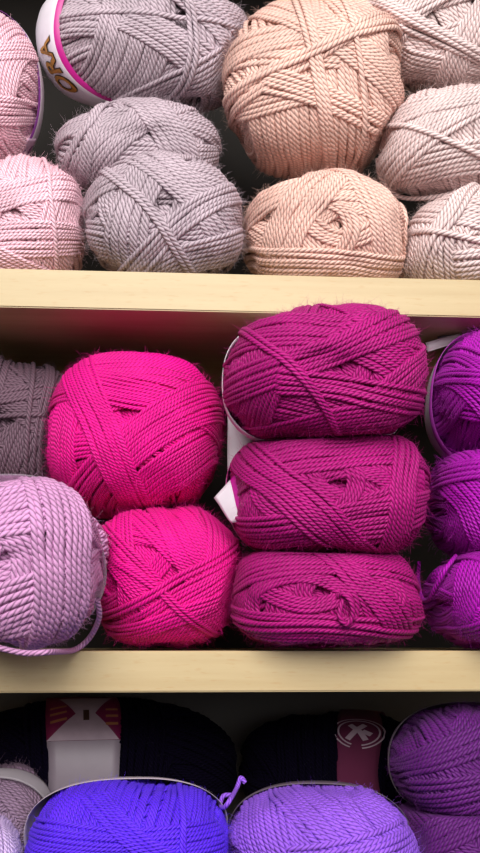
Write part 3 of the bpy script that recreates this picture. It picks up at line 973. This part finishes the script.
def label_poly(b, pts, mat, name, parent, lift=0.0011, sub=10):
    """polygon given as (share across the label, angle round it), as a fan of thin quads between two side lines"""
    (a0, a1), (b0, b1) = pts
    V, F = [], []
    for i in range(sub + 1):
        f = i / sub
        for g in np.linspace(0, 1, 5):
            L_ = np.array(a0) * (1 - f) + np.array(a1) * f; Rr = np.array(b0) * (1 - f) + np.array(b1) * f
            V.append(L_ * (1 - g) + Rr * g)
    for i in range(sub):
        for g in range(4):
            F.append((i * 5 + g, i * 5 + g + 1, (i + 1) * 5 + g + 1, (i + 1) * 5 + g))
    P = label_quad(b, V, mat, name, parent, lift)
    me = bpy.data.meshes.new(name); me.from_pydata([tuple(p) for p in P], [], F); me.materials.append(mat)
    ob = bpy.data.objects.new(name, me); C.objects.link(ob); ob.parent = parent
    return ob


label_poly(b, (((0.0, -24), (0.40, -44)), ((0.98, -24), (0.66, -44))), DIMP, 'printed_shape', o)
label_poly(b, (((0.40, -44), (0.16, -66)), ((0.66, -44), (0.92, -66))), DIMP, 'printed_shape', o)
label_poly(b, (((0.50, -38), (0.50, -47)), ((0.58, -38), (0.58, -47))), DARK, 'printed_mark', o, 0.0014)
for q_ in range(3):
    label_poly(b, (((0.06, -36 - q_ * 6), (0.06, -38 - q_ * 6)), ((0.28, -39 - q_ * 6), (0.28, -41 - q_ * 6))), FAINT, 'small_print', o, 0.0014)
    label_poly(b, (((0.80, -34 - q_ * 6), (0.80, -36 - q_ * 6)), ((0.96, -34 - q_ * 6), (0.96, -36 - q_ * 6))), FAINT, 'small_print', o, 0.0014)
# second near-black ball: maroon label with a round emblem
DIM = plain_mat('ink_dim', (164, 140, 154))
P_MR = paper_mat('paper_maroon', (84, 12, 52), rough=0.9)
o = band('B2', P_MR, label='maroon paper label with pale round emblem')
b = B_['B2']
V, F = stroke_art([arc(0, 0, 1.0, -80, 250, 40), arc(0, 0, 0.82, -80, 250, 36)], 0.07)
b.on_band(b.BF, V, F, R_(-35), 0.23, DIM, 'printed_emblem', o, 0.0010, PI / 2, 0.0135)
V, F = stroke_art([[(-0.45, -0.5), (-0.1, 0.1), (0.25, 0.5)], [(0.3, -0.5), (0.05, 0.0), (-0.35, 0.45)], [(0.5, -0.15), (0.15, 0.05)]], 0.24)
b.on_band(b.BF, V, F, R_(-35), 0.23, DIM, 'printed_emblem', o, 0.0011, PI / 2, 0.0135)


def flap(k, corners, mat, bulge=0.002, name='paper_flap', n=10):
    """loose paper end: four corners (photo x, y, depth), bowed"""
    b = B_[k]
    c = [at(*p) for p in corners]
    V, UV, Q = [], [], []
    for i in range(n + 1):
        for j in range(n + 1):
            u, v = i / n, j / n
            p = (c[0] * (1 - u) + c[1] * u) * (1 - v) + (c[3] * (1 - u) + c[2] * u) * v
            p = p + np.array([0.3, -1, 0.2]) * bulge * (math.sin(PI * u) + 0.4 * math.sin(2 * PI * v + u))
            V.append(p - b.c)
    g = lambda i, j: i * (n + 1) + j
    for i in range(n):
        for j in range(n):
            Q.append([g(i, j), g(i + 1, j), g(i + 1, j + 1), g(i, j + 1)])
            UV += [(j / n, i / n), (j / n, (i + 1) / n), ((j + 1) / n, (i + 1) / n), ((j + 1) / n, i / n)]
    buf = Buf(); buf.add(np.array(V), np.array(Q), np.array(UV))
    ob = buf.build(name, mat, b.obj)
    sm = ob.modifiers.new('thickness', 'SOLIDIFY'); sm.thickness = 0.00025
    return ob


flap('M5', [(227, 400, 0.04), (252, 396, 0.04), (252, 442, 0.05), (228, 477, 0.05)], P_WH)
P_FL = paper_mat('paper_white_magenta_line', WHITE, (178, 20, 134), 0.62, 0.84)
flap('M6', [(214, 498, -0.002), (239, 470, -0.012), (246, 522, -0.018), (231, 523, -0.008)], P_FL, 0.001)
flap('M8', [(425, 343, 0.036), (460, 334, 0.036), (462, 342, 0.034), (428, 352, 0.034)], P_GR, 0.001)
flap('M8', [(437, 337, 0.042), (480, 329, 0.042), (482, 337, 0.040), (440, 343, 0.040)], P_DG, 0.001)

# ------------------------------------------------------------------ light
def area(name, loc, target, size, energy, col=(1, 1, 1), sy=None):
    l = bpy.data.lights.new(name, 'AREA')
    l.energy = energy; l.size = size; l.color = col
    if sy:
        l.shape = 'RECTANGLE'; l.size_y = sy
    o = bpy.data.objects.new(name, l); C.objects.link(o)
    o.location = loc
    o.rotation_euler = (Vector(target) - Vector(loc)).to_track_quat('-Z', 'Y').to_euler()
    return o


area('ceiling_light', (-0.2, -1.75, 1.05), (0, 0, 0.1), 1.3, 60, (1.0, 0.985, 0.96))
area('shop_light', (0.5, -2.0, 0.6), (0, 0, 0.05), 1.4, 16, (1.0, 0.99, 0.97))
# shop interior: bright ceiling above, dim floor below
W = bpy.data.worlds.new('world'); SC.world = W; W.use_nodes = True
nt = W.node_tree
tc = nt.nodes.new('ShaderNodeTexCoord'); sp = nt.nodes.new('ShaderNodeSeparateXYZ'); rp = nt.nodes.new('ShaderNodeValToRGB')
mr = nt.nodes.new('ShaderNodeMapRange'); mr.inputs['From Min'].default_value = -1; mr.inputs['From Max'].default_value = 1
nt.links.new(tc.outputs['Generated'], sp.inputs[0]); nt.links.new(sp.outputs[2], mr.inputs[0]); nt.links.new(mr.outputs[0], rp.inputs[0])
rp.color_ramp.elements[0].position = 0.35; rp.color_ramp.elements[0].color = (0.16, 0.15, 0.14, 1)
rp.color_ramp.elements[1].position = 0.75; rp.color_ramp.elements[1].color = (1.0, 0.99, 0.97, 1)
nt.links.new(rp.outputs[0], nt.nodes['Background'].inputs[0])
nt.nodes['Background'].inputs[1].default_value = 0.24
SC.view_settings.view_transform = 'Standard'
SC.view_settings.look = 'None'
SC.view_settings.exposure = 0.0
